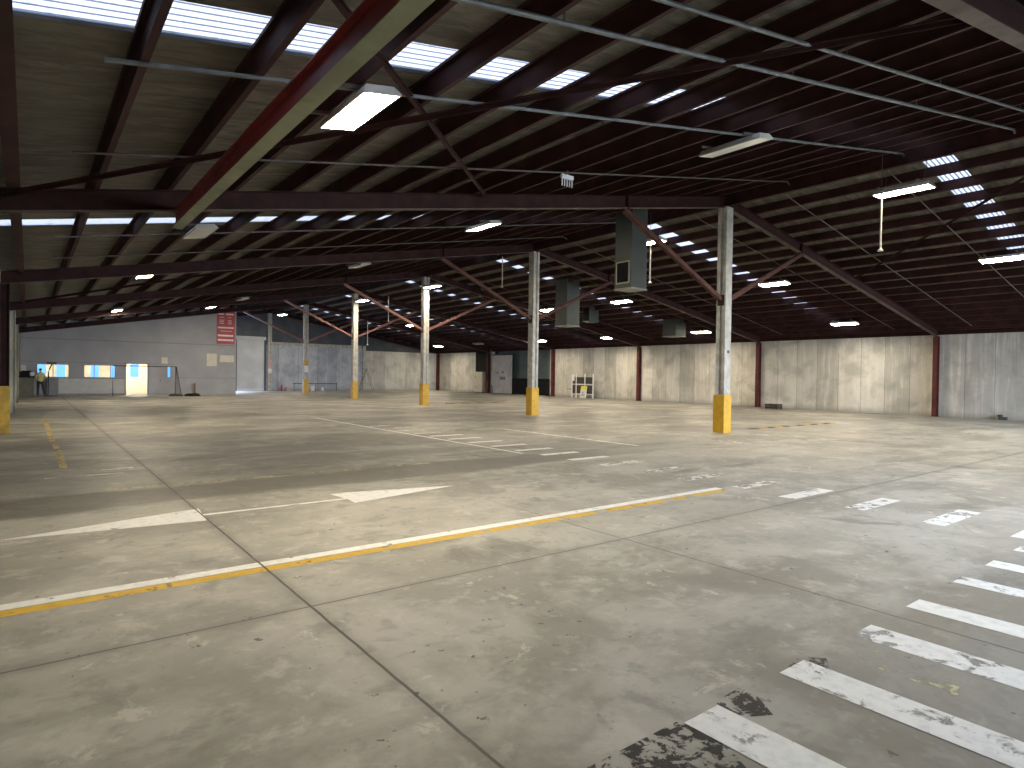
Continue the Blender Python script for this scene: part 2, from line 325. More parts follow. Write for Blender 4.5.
frame_names = ['overhead beside the camera', 'ending on the nearest column', 'ending on the second column', 'ending on the third column', 'ending on the fourth column', 'ending on the fifth column', 'against the back wall']
for n in range(-1, 6):
    y = FY(n)
    for side in (-1, 1):
        xe = XL+.02 if side < 0 else XR-.02
        a = (RX+side*.06, y, zr(RX+side*.06)); e = (xe, y, zr(xe)); nrm = Vector((0, 0, 1))
        ROOT = thing('rafter_beam', 'maroon steel roof rafter on the %s slope, %s' % (SIDE[side], frame_names[n+1]), 'rafter', (RX, y, HZ), 0, 'roof rafters')
        L = lambda p: (p[0]-RX, p[1]-y, p[2]-HZ)
        h = PB
        wb = MB().prof(i_prof(h, .17, .014, .012), L(a), L(e), (0, 1, 0), nrm)
        o = wb.build('beam', M['maroon'], ROOT)
        fb = MB().bar(L((RX+side*.25, y, zr(RX+side*.25)-.006)), L((xe, y, zr(xe)-.006)), .175, .012)
        fb.build('bottom_flange', M['flange'], ROOT, label='brown bottom flange, paler as if lit from the floor')
        xs = RX+side*4.75
        sp = MB().box(xs-.012-RX, xs+.012-RX, -.11, .11, zr(xs)-.05-HZ, zr(xs)+PB+.03-HZ)
        for q in (-1, 1): sp.box(xs+q*.02-RX-.012, xs+q*.02-RX+.012, -.1, .1, zr(xs)-HZ-.03, zr(xs)+PB-HZ+.01)
        sp.build('splice_plate', M['maroon'], ROOT)
o = MB().box(RX-.045, RX+.045, YF, YB, 7.36, 7.86).box(RX-.07, RX+.07, YF, YB, 7.345, 7.36).build('ridge_beam', M['maroon'])
tag(o, 'long maroon ridge beam running over the column tops', 'beam')
# columns under the ridge
ROWN = ['nearest and tallest in view', 'second from the camera', 'third from the camera, lit by a lamp', 'fourth from the camera', 'fifth from the camera, with a white notice', 'farthest, against the back wall']
for n in range(-1, 6):
    y = FY(n)
    lab = 'grey H-shaped concrete column with yellow base, ' + ROWN[n] if n >= 0 else 'grey concrete column with yellow base beside the camera, out to the right'
    if n == 5: lab = 'grey column without yellow base, farthest, standing by the roller door'
    R = thing('column', lab, 'column', (RX, y, 0), 0, 'columns under the ridge')
    wd, dp, hh = .34, .34, 1.23
    pts = [(-wd/2, -dp/2), (wd/2, -dp/2), (wd/2, -dp/2+.105), (.10, -dp/2+.12), (.10, dp/2-.12), (wd/2, dp/2-.105), (wd/2, dp/2), (-wd/2, dp/2), (-wd/2, dp/2-.105), (-.10, dp/2-.12), (-.10, -dp/2+.12), (-wd/2, -dp/2+.105)]
    ax = ((1, 0, 0), (0, 1, 0)) if n in (0, 3) else ((0, 1, 0), (1, 0, 0))
    MB().prof(pts, (0, 0, hh if n < 5 else 0), (0, 0, 7.30), *ax).build('shaft', M['column'], R, bevel=.008)
    if n < 5:
        MB().box(-.205, .205, -.205, .205, 0, hh).build('base_casing', M['yellow'], R, bevel=.012, label='yellow painted base casing')
    if n == 0:
        MB().lathe([(.0, 0), (.055, 0), (.055, .012), (.0, .012)], (0, 0, 0), 14).build('patch', M['grey_dark'], R, (.02, -.172, 2.63)).rotation_euler = (math.pi/2, 0, 0)
    if n == 4:
        MB().box(-.19, .19, -.19, -.172, 2.35, 2.75).box(-.19, -.172, -.19, .19, 2.35, 2.75).build('band', M['yellow_dark'], R, label='yellow painted band')
        MB().box(-.15, .15, -.20, -.19, 1.8, 2.33).build('notice', M['white'], R, label='white notice')
    if n == 5:
        MB().box(-.16, .16, -.19, -.172, 1.7, 2.1).build('notice', M['white'], R, label='white notice'); MB().box(-.18, .18, -.188, -.172, 2.15, 3.1).build('band', M['pinkish'], R, label='faded pink band')
    if n < 5:
        for side in (-1, 1):
            p = Vector((side*.16, 0, 4.30)); xq = RX+side*4.85; q = Vector((side*4.85, 0, zr(xq)-.03))
            kb = MB().bar(p, q, .13, .13, (0, 1, 0)); kb.box(side*.17-.02, side*.17+.02, -.12, .12, 4.12, 4.46)
            kb.build('knee_brace', M['brace'] if n > 1 else M['brace_dark'], R, label='rust coloured diagonal knee brace' if n > 1 else 'brown diagonal knee brace')
    if n == 0 or True:
        MB().box(-.28, .28, -.14, .14, 7.30, 7.325).build('cap_plate', M['maroon'], R)
# posts on the side walls
for n in range(-1, 6):
    y = FY(n)
    R = thing('wall_post', 'red steel H-section post on the right wall, %s' % ('beside the daylit doorway' if n < 0 else ORD[n]+' from the camera'), 'post', (XR-.165, y, 0), 0, 'posts on the right wall')
    MB().prof([(p[0], p[1]-.16) for p in i_prof(.32, .2, .018, .014)], (0, 0, .02), (0, 0, zr(XR)), (0, 1, 0), (1, 0, 0)).build('shaft', M['red_steel'], R)
    MB().box(-.2, .16, -.17, .17, 0, .02).build('base_plate', M['red_steel'], R)
    R = thing('wall_post', ('maroon steel post with yellow base on the left wall, %s' if n < 2 else 'pale post on the left wall without yellow base, %s') % ('behind the camera' if n < 0 else ORD[n]+' from the camera'), 'post', (XL+.11, y, 0), 0, 'posts on the left wall')
    MB().prof([(p[0], p[1]-.1) for p in i_prof(.2, .24, .018, .014)], (0, 0, 1.28 if n < 2 else 0), (0, 0, zr(XL+.1)), (0, 1, 0), (1, 0, 0)).build('shaft', M['maroon'] if n < 2 else M['wall_left'], R)
    if n < 2: MB().box(-.105, .115, -.135, .135, 0, 1.28).build('base_casing', M['yellow_dark'], R, bevel=.01, label='yellow painted base casing')
# eave beams
for side, x in ((-1, -.18), (1, XR-.06)):
    o = MB().box(x-.05, x+.05, YF, YB-.05, zr(XR)+PB+.01, zr(XR)+PB+.25).box(x-.08, x+.08, YF, YB-.05, zr(XR)+PB-.005, zr(XR)+PB+.01).build('eave_beam', M['purlin'])
    tag(o, 'long maroon eave beam along the top of the %s wall' % SIDE[side], 'beam')
# low crane rail beam over the left of the hall
R = thing('crane_rail_beam', 'red runway beam with dusty green underside hanging from the near rafter', 'beam', (2.03, 0, 4.23))
MB().prof(i_prof(.27, .17, .016, .03), (0, YF+.4, 0), (0, 12.25, 0), (1, 0, 0), (0, 0, 1)).build('beam', M['crane_red'], R)
MB().box(-.087, .087, YF+.4, 12.25, -.008, 0).build('bottom_flange', M['crane_green'], R, label='dusty green bottom flange')
for n in (-1, 0): MB().box(-.1, .1, FY(n)-.09, FY(n)+.09, .27, zr(2.03)-4.23+.02).build('hanger_bracket', M['maroon'], R)
# cross bracing rods in the roof
def brace(x0, y0, x1, y1, off, lab):
    a = (x0, y0, zr(x0)+off); e = (x1, y1, zr(x1)+off)
    tag(MB().bar(a, e, .075, .012).bar((a[0], a[1], a[2]-.03), (e[0], e[1], e[2]-.03), .012, .07).build('roof_brace', M['maroon']), lab, 'brace', 'roof bracing')
brace(-.3, FY(-1)+.2, 8.3, FY(0)-.12, PB-.03, 'maroon diagonal roof brace on the left slope, running away behind the big lamp')
brace(-.3, FY(0)-.2, 8.4, FY(-1)+.12, PB-.10, 'maroon diagonal roof brace on the left slope, crossing in front of the first skylight')
brace(18.4, FY(-1)+.2, 27, FY(0)-.12, PB-.03, 'maroon diagonal roof brace on the right slope, falling away from the ridge')
brace(-.3, FY(2)-.2, 8.4, FY(1)+.12, PB-.03, 'maroon diagonal roof brace on the left slope in the third bay')
# pipes under the purlins
def pipe(side, y, d0, d1, r, mat, lab, hook=True, off=None):
    off = off or (PB-.10 if r > .02 else PB-.022)
    P = lambda d: (RX+side*d, y, zr(RX+side*d)+off)
    R = thing('sprinkler_pipe' if r > .02 else 'conduit', lab, 'pipe', P(d0), 0, 'pipes under the roof')
    o0 = Vector(P(d0)); pts = [Vector(P(d0+(d1-d0)*k/8))-o0 for k in range(9)]
    if hook: pts += [pts[-1]+Vector((-side*.28, .03, -.06 if side < 0 else .02)), pts[-1]+Vector((-side*.36, .05, -.13))]
    MB().tube(pts, r, 8).build('pipe', mat, R)
    for k in range(1, 5):
        d = d0+(d1-d0)*k/4.3
        j = round((d-.57)/1.03); d = .57+1.03*max(0, j); p = Vector(P(d))-o0
        MB().bar(p+Vector((0, 0, -.01)), p+Vector((0, 0, -off+PB+.02)), .02, .006).build('hanger', M['conduit'], R)
pipe(-1, 3.72, 18.2, 1.2, .023, M['galv'], 'grey pipe under the left slope, nearest the camera')
pipe(-1, 4.42, 18.2, .2, .027, M['galv'], 'thick grey pipe under the left slope, second from the camera')
pipe(-1, 6.72, 17.4, .15, .024, M['galv'], 'grey pipe under the left slope, passing behind the big lamp', True, PB-.026)
pipe(-1, 9.78, 17.5, .25, .018, M['conduit'], 'thin pipe under the left slope, just before the first long rafter')
pipe(-1, 16.3, 17.5, .3, .018, M['conduit'], 'thin pipe under the left slope, in the bay behind the first rafter')
pipe(-1, 24.3, 17.5, .3, .018, M['conduit'], 'thin pipe under the left slope, two bays back')
pipe(-1, 19.5, 17.5, .3, .016, M['conduit'], 'thin conduit under the left slope, just before the second rafter')
for y, s in ((7.4, 'nearest the camera'), (10.35, 'just before the first right rafter'), (13.75, 'just behind the first right rafter'), (19.9, 'just before the second right rafter'), (23.4, 'just behind the second right rafter'), (29.6, 'just before the third right rafter'), (33.2, 'just behind the third right rafter')):
    pipe(1, y, .5, 17.8, .016, M['conduit'], 'thin conduit under the right slope, '+s, False)
# ------------------------------------------------------------------ lamps
def make_lamp(on):
    R = bpy.data.objects.new('high_bay_light', None); COL.objects.link(R)
    b = MB()
    # tray with splayed sides
    x, y, z0, z1 = .235, .66, -.055, .03
    b.add([(-x, -y, z0), (x, -y, z0), (x, y, z0), (-x, y, z0), (-x*.72, -y*.95, z1), (x*.72, -y*.95, z1), (x*.72, y*.95, z1), (-x*.72, y*.95, z1)],
          [(4, 5, 6, 7), (0, 1, 5, 4), (1, 2, 6, 5), (2, 3, 7, 6), (3, 0, 4, 7)])
    b.box(-x, x, -y, -y+.03, z0-.02, z0).box(-x, x, y-.03, y, z0-.02, z0).box(-x, -x+.02, -y, y, z0-.02, z0).box(x-.02, x, -y, y, z0-.02, z0)
    b.build('housing', M['housing'], R)
    MB().box(-x+.02, x-.02, -y+.03, y-.03, z0-.014, z0-.002).build('diffuser', M['lamp_on'] if on else M['lamp_off'], R, label='glowing diffuser' if on else 'unlit pale diffuser')
    for s in (-1, 1): MB().box(-.42, .42, s*.45-.02, s*.45+.02, z1, z1+.04).build('mounting_rail', M['conduit'], R)
    return R
PROTO = {True: make_lamp(True), False: make_lamp(False)}; used = {True: False, False: False}
LAMPS = [(3.08, 7.07, 1, 'large and brightest, under the left slope near the camera'), (3.03, 15.46, 0, 'under the left slope just past the red runway beam'),
 (2.99, 23.42, 1, 'under the left slope over the yellow floor line'), (2.88, 32.2, 0, 'far along the left slope above the office windows'), (3.79, 40.1, 1, 'on the left slope above the office doorway'),
 (10.81, 7.06, 0, 'off, under the upper left slope near the camera'), (10.91, 15.7, 1, 'under the upper left slope, left of the second column'), (11.0, 24.85, 0, 'under the upper left slope beyond the second rafter'),
 (10.52, 32.25, 1, 'under the upper left slope above the fifth column'), (10.24, 40.1, 0, 'under the upper left slope above the red sign'), (9.58, 45.33, 1, 'close to the red sign on the grey wall'),
 (26.44, 6.8, 1, 'on the middle of the right slope at the right edge'), (26.34, 15.07, 1, 'on the middle of the right slope, right of the nearest column'), (26.39, 24.2, 1, 'on the middle of the right slope, below the near duct'),
 (26.44, 30.5, 1, 'on the middle of the right slope, right of the second column'), (26.39, 48.64, 1, 'on the middle of the right slope, farthest back'),
 (33.67, 15.32, 1, 'low by the right wall, nearest'), (33.77, 24.2, 1, 'low by the right wall, left of the nearest column'), (33.9, 32.3, 1, 'low by the right wall above the third post'), (33.77, 39.97, 1, 'low by the right wall, right of the second column'), (33.67, 56.32, 1, 'low by the right wall in the far corner'), (33.67, 48.93, 0, 'low by the right wall above the white door panel')]
for x, y, on, where in LAMPS:
    on = bool(on); o = PROTO[on] if not used[on] else copy_tree(PROTO[on]); used[on] = True
    s = -1 if x < RX else 1
    o.location = (x, y, zr(x)+PB-.088); o.rotation_euler = (0, math.atan(TAN)*s, 0)
    tag(o, '%s rectangular warehouse light %s' % ('lit' if on else 'unlit', where), 'light', 'high bay lights')
def hung_lamp(x, y, z, lab):
    R = copy_tree(PROTO[True]); R.location = (x, y, z); R.rotation_euler = (0, 0, 0)
    tag(R, lab, 'light', 'high bay lights')
    top = zr(x)+PB+.02-z if abs(x-RX) > .5 else 7.345-z
    for s in (-.45, .45): MB().tube([(0, s, .07), (RX-x if abs(x-RX) < .5 else 0, s, top)], .007, 6).build('suspension_rod', M['conduit'], R)
hung_lamp(17.2, 54.6, 6.75, 'lit rectangular warehouse light hanging before the dark cladding, right of the red sign')
RIDGE = ((6.67, 'nearest, with a bright pole below it'), (15.0, 'beside the tall near duct'), (30.3, 'at the top of the third column'), (39.5, 'at the top of the fourth column'))
for y, lab in RIDGE: hung_lamp(17.72, y, 6.68, 'lit rectangular warehouse light hanging along the ridge, '+lab)
# droppers that hang beside the ridge lamps
for x, y, z0, lab in ((17.40, 7.06, 5.10, 'nearest, beside the nearest lamp on the ridge'), (17.40, 14.64, 5.10, 'beside the near duct'), (17.40, 23.4, 5.85, 'third along the ridge'), (17.40, 35.0, 4.95, 'between the third and fourth columns'), (17.40, 37.95, 3.6, 'just before the fourth column')):
    R = thing('hanging_dropper', 'thin pale pole hanging from the roof, ' + lab, 'pole', (x, y, z0), 0, 'hanging droppers')
    zt = zr(x)+PB+.02-z0
    MB().tube([(0, 0, .04), (0, 0, min(zt-.3, 1.55))], .024, 8).build('pole', M['housing'], R)
    MB().tube([(0, 0, min(zt-.3, 1.55)), (0, 0, zt)], .008, 6).build('cord', M['conduit'], R)
    MB().lathe([(.055, 0), (.075, .02), (.03, .06), (.022, .06)], (0, 0, 0), 12).build('socket', M['housing'], R)
# ------------------------------------------------------------------ hanging ducts
def duct(x, y, z0, wd, lab, grille=True):
    R = thing('air_duct', lab, 'duct', (x, y, z0), 0, 'hanging air ducts'); a = wd/2
    z1 = min(zr(x-a), zr(x+a))+PT-.01-z0
    b = MB().box(-a, a, -a, a, 0, z1)
    for k in (.33, .66): b.box(-a-.012, a+.012, -a-.012, a+.012, z1*k-.015, z1*k+.015)
    b.build('duct', M['duct'], R)
    MB().box(-a-.02, a+.02, -a-.02, a+.02, -.03, .02).build('bottom_rim', M['duct_rim'], R)
    if grille:
        for fx in ((-1, 0), (0, -1))[:1]:
            h0, h1 = .16, .16+wd*1.0
            g = MB().box(-a-.03, -a+.005, -a*.78, a*.78, h0, h1)
            fr = g.build('grille_frame', M['duct_rim'], R)
            s = MB().box(-a-.034, -a-.028, -a*.66, a*.66, h0+.05, h1-.05)
            for k in range(9):
                zz = h0+.07+(h1-h0-.14)*k/8; s.box(-a-.045, -a-.03, -a*.64, a*.64, zz-.006, zz+.006)
            s.build('louvre', M['dark'], fr)
duct(15.9, 14.2, 4.68, .74, 'tall grey-green square duct with a dark grille, hanging nearest left of the first column')
duct(23.0, 25.0, 4.47, .92, 'grey-green square duct hanging behind the second column on the right slope', False)
duct(31.6, 24.6, 4.32, .97, 'short grey duct hanging low near the right wall', False)
R = thing('unit_heater', 'small blue-grey heater box hanging between the two ducts', 'heater', (27.75, 28, 5.12))
MB().box(-.4, .4, -.3, .3, 0, 1.0).build('casing', M['duct'], R, bevel=.02); MB().box(-.43, -.4, -.25, .25, .1, .9).build('fan_grille', M['dark'], R)
for sx in (-.3, .3): MB().tube([(sx, 0, .98), (sx, 0, zr(27.75+sx)+PB+.02-5.12)], .01, 6).build('suspension_rod', M['conduit'], R)
R = thing('roof_sensor', 'small white comb-shaped bracket above the first long rafter', 'bracket', (8.95, 9.8, zr(8.95)+.02))
MB().box(-.16, .16, -.03, .03, .16, .24).build('bar', M['white'], R)
for k in range(5): MB().box(-.15+k*.07, -.13+k*.07, -.01, .01, .0, .16).build('tooth', M['white'], R)
MB().box(-.02, .02, -.02, .02, .24, .34).build('stem', M['conduit'], R)
# ------------------------------------------------------------------ office wall
YO = 51.25; YT = .2
op = [(.42, 2.15, 1.21, 2.1), (2.95, 4.78, 1.21, 2.1), (5.4, 6.74, 0, 2.2), (8.0, 8.16, 1.3, 2.05)]
b = MB(); xs = sorted({XL, 12.66, *[v for q in op for v in q[:2]]})
for x0, x1 in zip(xs, xs[1:]):
    zt = zr(x0)+PT-.02, zr(x1)+PT-.02; q = [p for p in op if p[0] <= x0 and x1 <= p[1]]
    spans = [(0, None)] if not q else ([(0, q[0][2])] if q[0][2] > 0 else []) + [(q[0][3], None)]
    for za, zb in spans:
        t0, t1 = (zt if zb is None else (zb, zb))
        vs = [(x0, YO, za), (x1, YO, za), (x1, YO, t1), (x0, YO, t0)]; vs += [(p[0], YO+YT, p[2]) for p in vs]
        b.add(vs, [(0, 1, 2, 3), (7, 6, 5, 4), (0, 4, 5, 1), (1, 5, 6, 2), (2, 6, 7, 3), (3, 7, 4, 0)])
b.box(12.46, 12.66, YO+YT, YB, 0, zr(12.66)+PT-.02)
struct(b.build('wall_office', M['office']))
b = MB().box(XL, 12.66, YO-.012, YO, 3.74, 3.79).box(8.5, 12.66, YO-.012, YO, 1.24, 1.28).box(XL, 5.3, YO-.012, YO, 1.15, 1.19).box(XL, 5.3, YO-.02, YO, 0, .14).box(XL, 8.4, YO-.012, YO, 2.22, 2.25)
struct(b.build('trim_4', M['office_seam']))
b = MB().box(1.6, 5.3, YO-.008, YO, .14, 1.15); struct(b.build('trim_5', plain('pale_grey_dado', (.46, .455, .44), .6, 0, .06)))
def win(name, x0, x1, z0, z1, mull):
    f = MB().box(x0, x1, YO+.03, YO+.1, z0, z0+.04).box(x0, x1, YO+.03, YO+.1, z1-.04, z1).box(x0, x0+.04, YO+.03, YO+.1, z0, z1).box(x1-.04, x1, YO+.03, YO+.1, z0, z1)
    for m in mull: f.box(m-.02, m+.02, YO+.03, YO+.1, z0, z1)
    o = struct(f.build(name, M['frame']))
    g = NT('clear_glass'); g.set(Base_Color=(.95, .98, 1), Roughness=.02, Transmission_Weight=1.0, IOR=1.02)
    MB().box(x0+.04, x1-.04, YO+.06, YO+.068, z0+.04, z1-.04).build('pane', g.m, o)
win('window_1', .42, 2.15, 1.21, 2.1, (1.28,)); win('window_2', 2.95, 4.78, 1.21, 2.1, (3.55, 4.5))
b = MB().box(5.34, 5.42, YO-.02, YO+.16, 0, 2.26).box(6.72, 6.8, YO-.02, YO+.16, 0, 2.26).box(5.34, 6.8, YO-.02, YO+.16, 2.2, 2.26); struct(b.build('door_1', M['frame']))
o = struct(MB().box(7.45, 7.99, YO-.03, YO, .02, 2.15).box(8.17, 8.42, YO-.03, YO, .02, 2.15).box(7.99, 8.17, YO-.03, YO, .02, 1.3).box(7.99, 8.17, YO-.03, YO, 2.05, 2.15).build('door_2', M['office']))
MB().box(8.0, 8.16, YO+.02, YO+.04, 1.3, 2.05).build('slit_window', M['day'], o, label='narrow blue-lit slit window')
MB().box(7.5, 7.53, YO-.08, YO-.03, 1.0, 1.14).build('handle', M['grey_dark'], o)
# rooms behind it
YR = YO+3.2
b = MB().box(XL, 8.6, YR, YR+.1, 0, 3).box(8.6, 8.7, YO+YT, YR, 0, 3).box(XL, 8.7, YO+YT, YR+.1, 3, 3.08)
struct(b.build('wall_room', M['cream']))
for i, (x0, x1, z0, z1) in enumerate(((.15, .95, .6, 2.35), (1.55, 2.05, .5, 2.3), (3.55, 4.05, .5, 2.35), (4.75, 5.15, .4, 2.35), (6.0, 6.55, 1.25, 2.5))):
    o = struct(MB().box(x0-.05, x1+.05, YR-.03, YR, z0-.05, z0).box(x0-.05, x1+.05, YR-.03, YR, z1, z1+.05).box(x0-.05, x0, YR-.03, YR, z0, z1).box(x1, x1+.05, YR-.03, YR, z0, z1).build('window_%d' % (i+3), M['white']))
    MB().box(x0, x1, YR-.02, YR-.005, z0, z1).build('pane', M['day'], o)
for x in (1.2, 4.2, 6.6):
    R = thing('ceiling_lamp', 'lit batten lamp on the office ceiling, %s' % {1.2: 'behind the left window', 4.2: 'behind the right window', 6.6: 'inside the doorway'}[x], 'lamp', (x, YO+1.4, 3.0), 0, 'office lamps')
    MB().box(-.6, .6, -.1, .1, -.05, 0).build('housing', M['white'], R); MB().box(-.58, .58, -.08, .08, -.07, -.05).build('tube', M['room_lamp'], R)
R = thing('inner_door', 'white inner door standing open inside the lit office doorway', 'door', (7.15, YO+1.3, 0), 0)
MB().box(-.02, .02, -.05, .8, .01, 2.05).build('leaf', M['white'], R); MB().box(-.07, -.02, .66, .74, .98, 1.02).build('handle', M['grey_dark'], R)
# red sign and notices
R = thing('wall_sign', 'tall red sign with white lettered bars at the top right of the grey wall', 'sign', (11.9, YO-.012, 3.86))
MB().box(-.64, .64, -.03, 0, 0, 2.95).build('board', M['red_sign'], R)
b = MB(); rs = random.Random(3)
def letters(zc, h, x0, x1):
    x = x0
    while x < x1-.03:
        wl = rs.uniform(.5, .9)*h; wl = min(wl, x1-x); b.box(x, x+wl, -.036, -.03, zc-h/2, zc+h/2); x += wl+h*.10
for zc, h in ((.30, .13), (.64, .13), (1.24, .11)): letters(zc, h, -.56, .56)
letters(2.27, .11, -.56, -.12); letters(2.27, .11, .02, .56)
for zc in (1.55, 1.68, 1.80, 2.02): letters(zc, .035, -.46, -.1); letters(zc, .035, .15, .42)
letters(2.72, .05, -.5, .5); letters(.98, .03, -.4, .45)
b.build('lettering', M['sign_white'], R, label='white lines of lettering')
for x0, x1, z0, z1, lab in ((7.6, 7.98, 2.27, 2.72, 'small pale notice on the grey wall above the grey door'), (10.58, 11.28, 2.16, 3.1, 'large pale notice board below the red sign'), (11.5, 12.5, 2.48, 3.0, 'wide pale paper strip on the grey wall right of the notice board'), (-.5, -.12, 1.5, 2.0, 'pale sheet on the far left end of the grey wall')):
    q = MB().box(x0, x1, YO-.035, YO-.012, z0, z1)
    tag(q.build('notice_board', M['paper']), lab, 'notice', 'notices on the grey wall')
# goal frame, bag, stake
R = thing('goal_frame', 'dark metal goal frame with netted side in front of the office doorway', 'goal', (4.45, 49.3, 0))
MB().tube([(0, 0, 0), (0, 0, 2.05), (3.72, 0, 2.05), (3.72, 0, 0)], .03, 8).build('front_frame', M['grey_dark'], R)
for x in (3.72,): MB().tube([(x, 0, 2.05), (x+.1, .15, 2.04), (x+.55, .95, .03), (x, 0, .03)], .022, 8).build('side_frame', M['grey_dark'], R)
b = MB(); x = 3.72
for k in range(1, 14):
    t = k/14; b.tube([(x, 0, 2.05*(1-t)), (x+.1+.45*t, .15+.8*t, 2.05*(1-t))], .007, 4)
    if k % 2: b.tube([(x+.1*t, .15*t, 2.04), (x+.55*t, .95*t, .03)], .007, 4)
b.build('net', M['mesh'], R)
def lump(name, c, r, mat, seed, lab, cat):
    bm = bmesh.new(); bmesh.ops.create_icosphere(bm, subdivisions=4, radius=1); rr = random.Random(seed); ph = [rr.uniform(0, 6) for _ in range(6)]
    for v in bm.verts:
        p = v.co; k = 1+.16*math.sin(4*p.x+ph[0])*math.cos(3*p.y+ph[1])+.10*math.sin(9*p.x+ph[2]+5*p.y)+.05*math.sin(17*p.y+ph[3]+11*p.z)
        v.co = Vector((p.x*r[0]*k, p.y*r[1]*k, max(-.35, p.z*k)*r[2]+.35*r[2]))
    me = bpy.data.meshes.new(name); bm.to_mesh(me); bm.free(); me.materials.append(mat)
    for p in me.polygons: p.use_smooth = True
    o = bpy.data.objects.new(name, me); COL.objects.link(o); o.location = c; return tag(o, lab, cat)
lump('black_bag', (9.15, 48.7, 0), (.46, .38, .15), M['black'], 2, 'black bag slumped on the floor at the foot of the goal', 'bag')
lump('folded_net', (8.13, 48.72, 0), (.42, .36, .13), M['mesh'], 5, 'grey heap of folded net beside the black bag', 'net')
R = thing('timber_stake', 'short brown timber stake standing behind the black bag', 'stake', (9.72, 50.9, 0))
MB().box(-.055, .055, -.055, .055, .02, .88).build('stake', M['wood'], R, bevel=.008); MB().box(-.14, .14, -.14, .14, 0, .02).build('base', M['grey_dark'], R)
# counter in the far left corner
R = thing('counter', 'dark-topped counter in the far left corner beside the person', 'counter', (-.15, 50.3, 0))
MB().box(-.44, .46, -.35, .45, 1.2, 1.3).build('top', M['black'], R); MB().box(-.42, .42, -.3, .42, .0, 1.2).build('front_panel', M['greenish'], R)
for o_, a in ((tag(MB().box(-.15, .55, -.15, .15, 0, .28).box(-.05, .45, -.1, .1, .28, .34).build('printer', M['black'], None, (-.3, 50.5, 1.3)), 'black box-shaped machine on the corner counter', 'machine'), 0),
              (tag(MB().lathe([(.10, 0), (.13, .12), (.11, .24), (.03, .26)], (0, 0, 0), 14).build('white_tub', M['white'], None, (.18, 50.1, 1.3)), 'white tub on the corner counter beside the person', 'tub'), 0)): pass
R = thing('partition_board', 'grey board leaning on the office wall right of the person', 'board', (1.25, 51.0, 0))
MB().box(-.3, .3, -.03, .03, 0.02, 1.15).build('board', plain('mid_grey_board', (.2, .2, .21), .6, 0, .1), R); MB().box(-.32, .32, -.045, .045, 0, .05).build('foot', M['grey_dark'], R)
R = thing('post_stand', 'thin dark pole stand with a crooked head in front of the left office window', 'stand', (1.02, 50.35, 0))
MB().tube([(0, 0, .02), (0, 0, 1.55), (.05, 0, 1.75), (.2, 0, 2.12)], .035, 8).build('pole', M['grey_dark'], R); MB().lathe([(.2, 0), (.2, .02), (.05, .03)], (0, 0, 0), 16).build('base', M['grey_dark'], R)
MB().box(-.1, .42, -.05, .05, 2.08, 2.2).build('head', M['grey_dark'], R)
# ------------------------------------------------------------------ person in a yellow-beige jacket
def skin(name, chains, mat, parent, sub=2):
    """chains: list of [(point, radius), ...]; chains start at an existing point to branch from it."""
    vs = []; es = []; rs_ = []; idx = {}
    for ch in chains:
        prev = None
        for p, r in ch:
            key = tuple(round(c, 4) for c in p)
            if key not in idx: idx[key] = len(vs); vs.append(p); rs_.append(r)
            if prev is not None: es.append((prev, idx[key]))
            prev = idx[key]
    me = bpy.data.meshes.new(name); me.from_pydata(vs, es, []); me.materials.append(mat)
    o = bpy.data.objects.new(name, me); COL.objects.link(o); o.parent = parent
    m = o.modifiers.new('skin', 'SKIN'); m.use_smooth_shade = True
    if not me.skin_vertices: me.skin_vertices.new()
    for i, r in enumerate(rs_):
        rr = r if isinstance(r, tuple) else (r, r); me.skin_vertices[0].data[i].radius = rr; me.skin_vertices[0].data[i].use_root = (i == 0)
    s = o.modifiers.new('sub', 'SUBSURF'); s.levels = sub; s.render_levels = sub; return o
P = thing('person', 'person in a yellow-beige jacket and dark trousers standing by the left office window', 'person', (.60, 49.9, 0), .15); P.scale = (1.03, 1.03, 1.03)
hip = (0, 0, .93)
arm = {-1: [(-.165, .0, 1.42), (-.235, -.04, 1.16), (-.15, .17, 1.04), (-.12, .23, 1.03)], 1: [(.165, .0, 1.42), (.25, -.04, 1.17), (.15, .17, 1.10), (.11, .23, 1.10)]}
leg = {-1: [(-.10, 0, .88), (-.12, .04, .49), (-.13, -.03, .09), (-.14, .11, .035)], 1: [(.10, 0, .88), (.14, -.05, .50), (.19, -.16, .10), (.20, -.03, .035)]}
body = [[(hip, (.13, .10)), ((0, 0, 1.15), (.13, .095)), ((0, 0, 1.38), (.15, .10)), ((0, .005, 1.50), .055), ((0, .015, 1.57), .055), ((0, .03, 1.64), (.082, .095)), ((0, .025, 1.72), (.075, .09))]]
for s in (-1, 1):
    a = arm[s]; l = leg[s]
    body.append([((0, 0, 1.38), .1), (a[0], .05), (a[1], .042), (a[2], .03), (a[3], (.035, .018))])
    h = Vector(a[3])
    for k in range(4):
        x = (k-1.5)*.018; e = (.085, .095, .09, .07)[k]
        body.append([(a[3], .03), (tuple(h+Vector((x, .035, .0))), .009), (tuple(h+Vector((x, .035+e*.5, -.012))), .0085), (tuple(h+Vector((x, .035+e*.8, -.035))), .0075)])
    body.append([(a[3], .03), (tuple(h+Vector((-s*.035, .01, .01))), .01), (tuple(h+Vector((-s*.05, .045, .005))), .009)])
    body.append([(hip, .1), (l[0], .075), (l[1], .052), (l[2], .036), (l[3], (.04, .03))])
bo = skin('body', body, M['skin'], P)
jk = [[((0, 0, .77), (.185, .135)), ((0, 0, 1.15), (.165, .125)), ((0, 0, 1.36), (.175, .125)), ((0, 0, 1.47), (.095, .085))]]
for s in (-1, 1): a = arm[s]; jk.append([((0, 0, 1.36), .1), (a[0], .062), (a[1], .056), (a[2], .046)])
skin('jacket', jk, M['vest'], P)
tr = [[(hip, (.15, .115))]]
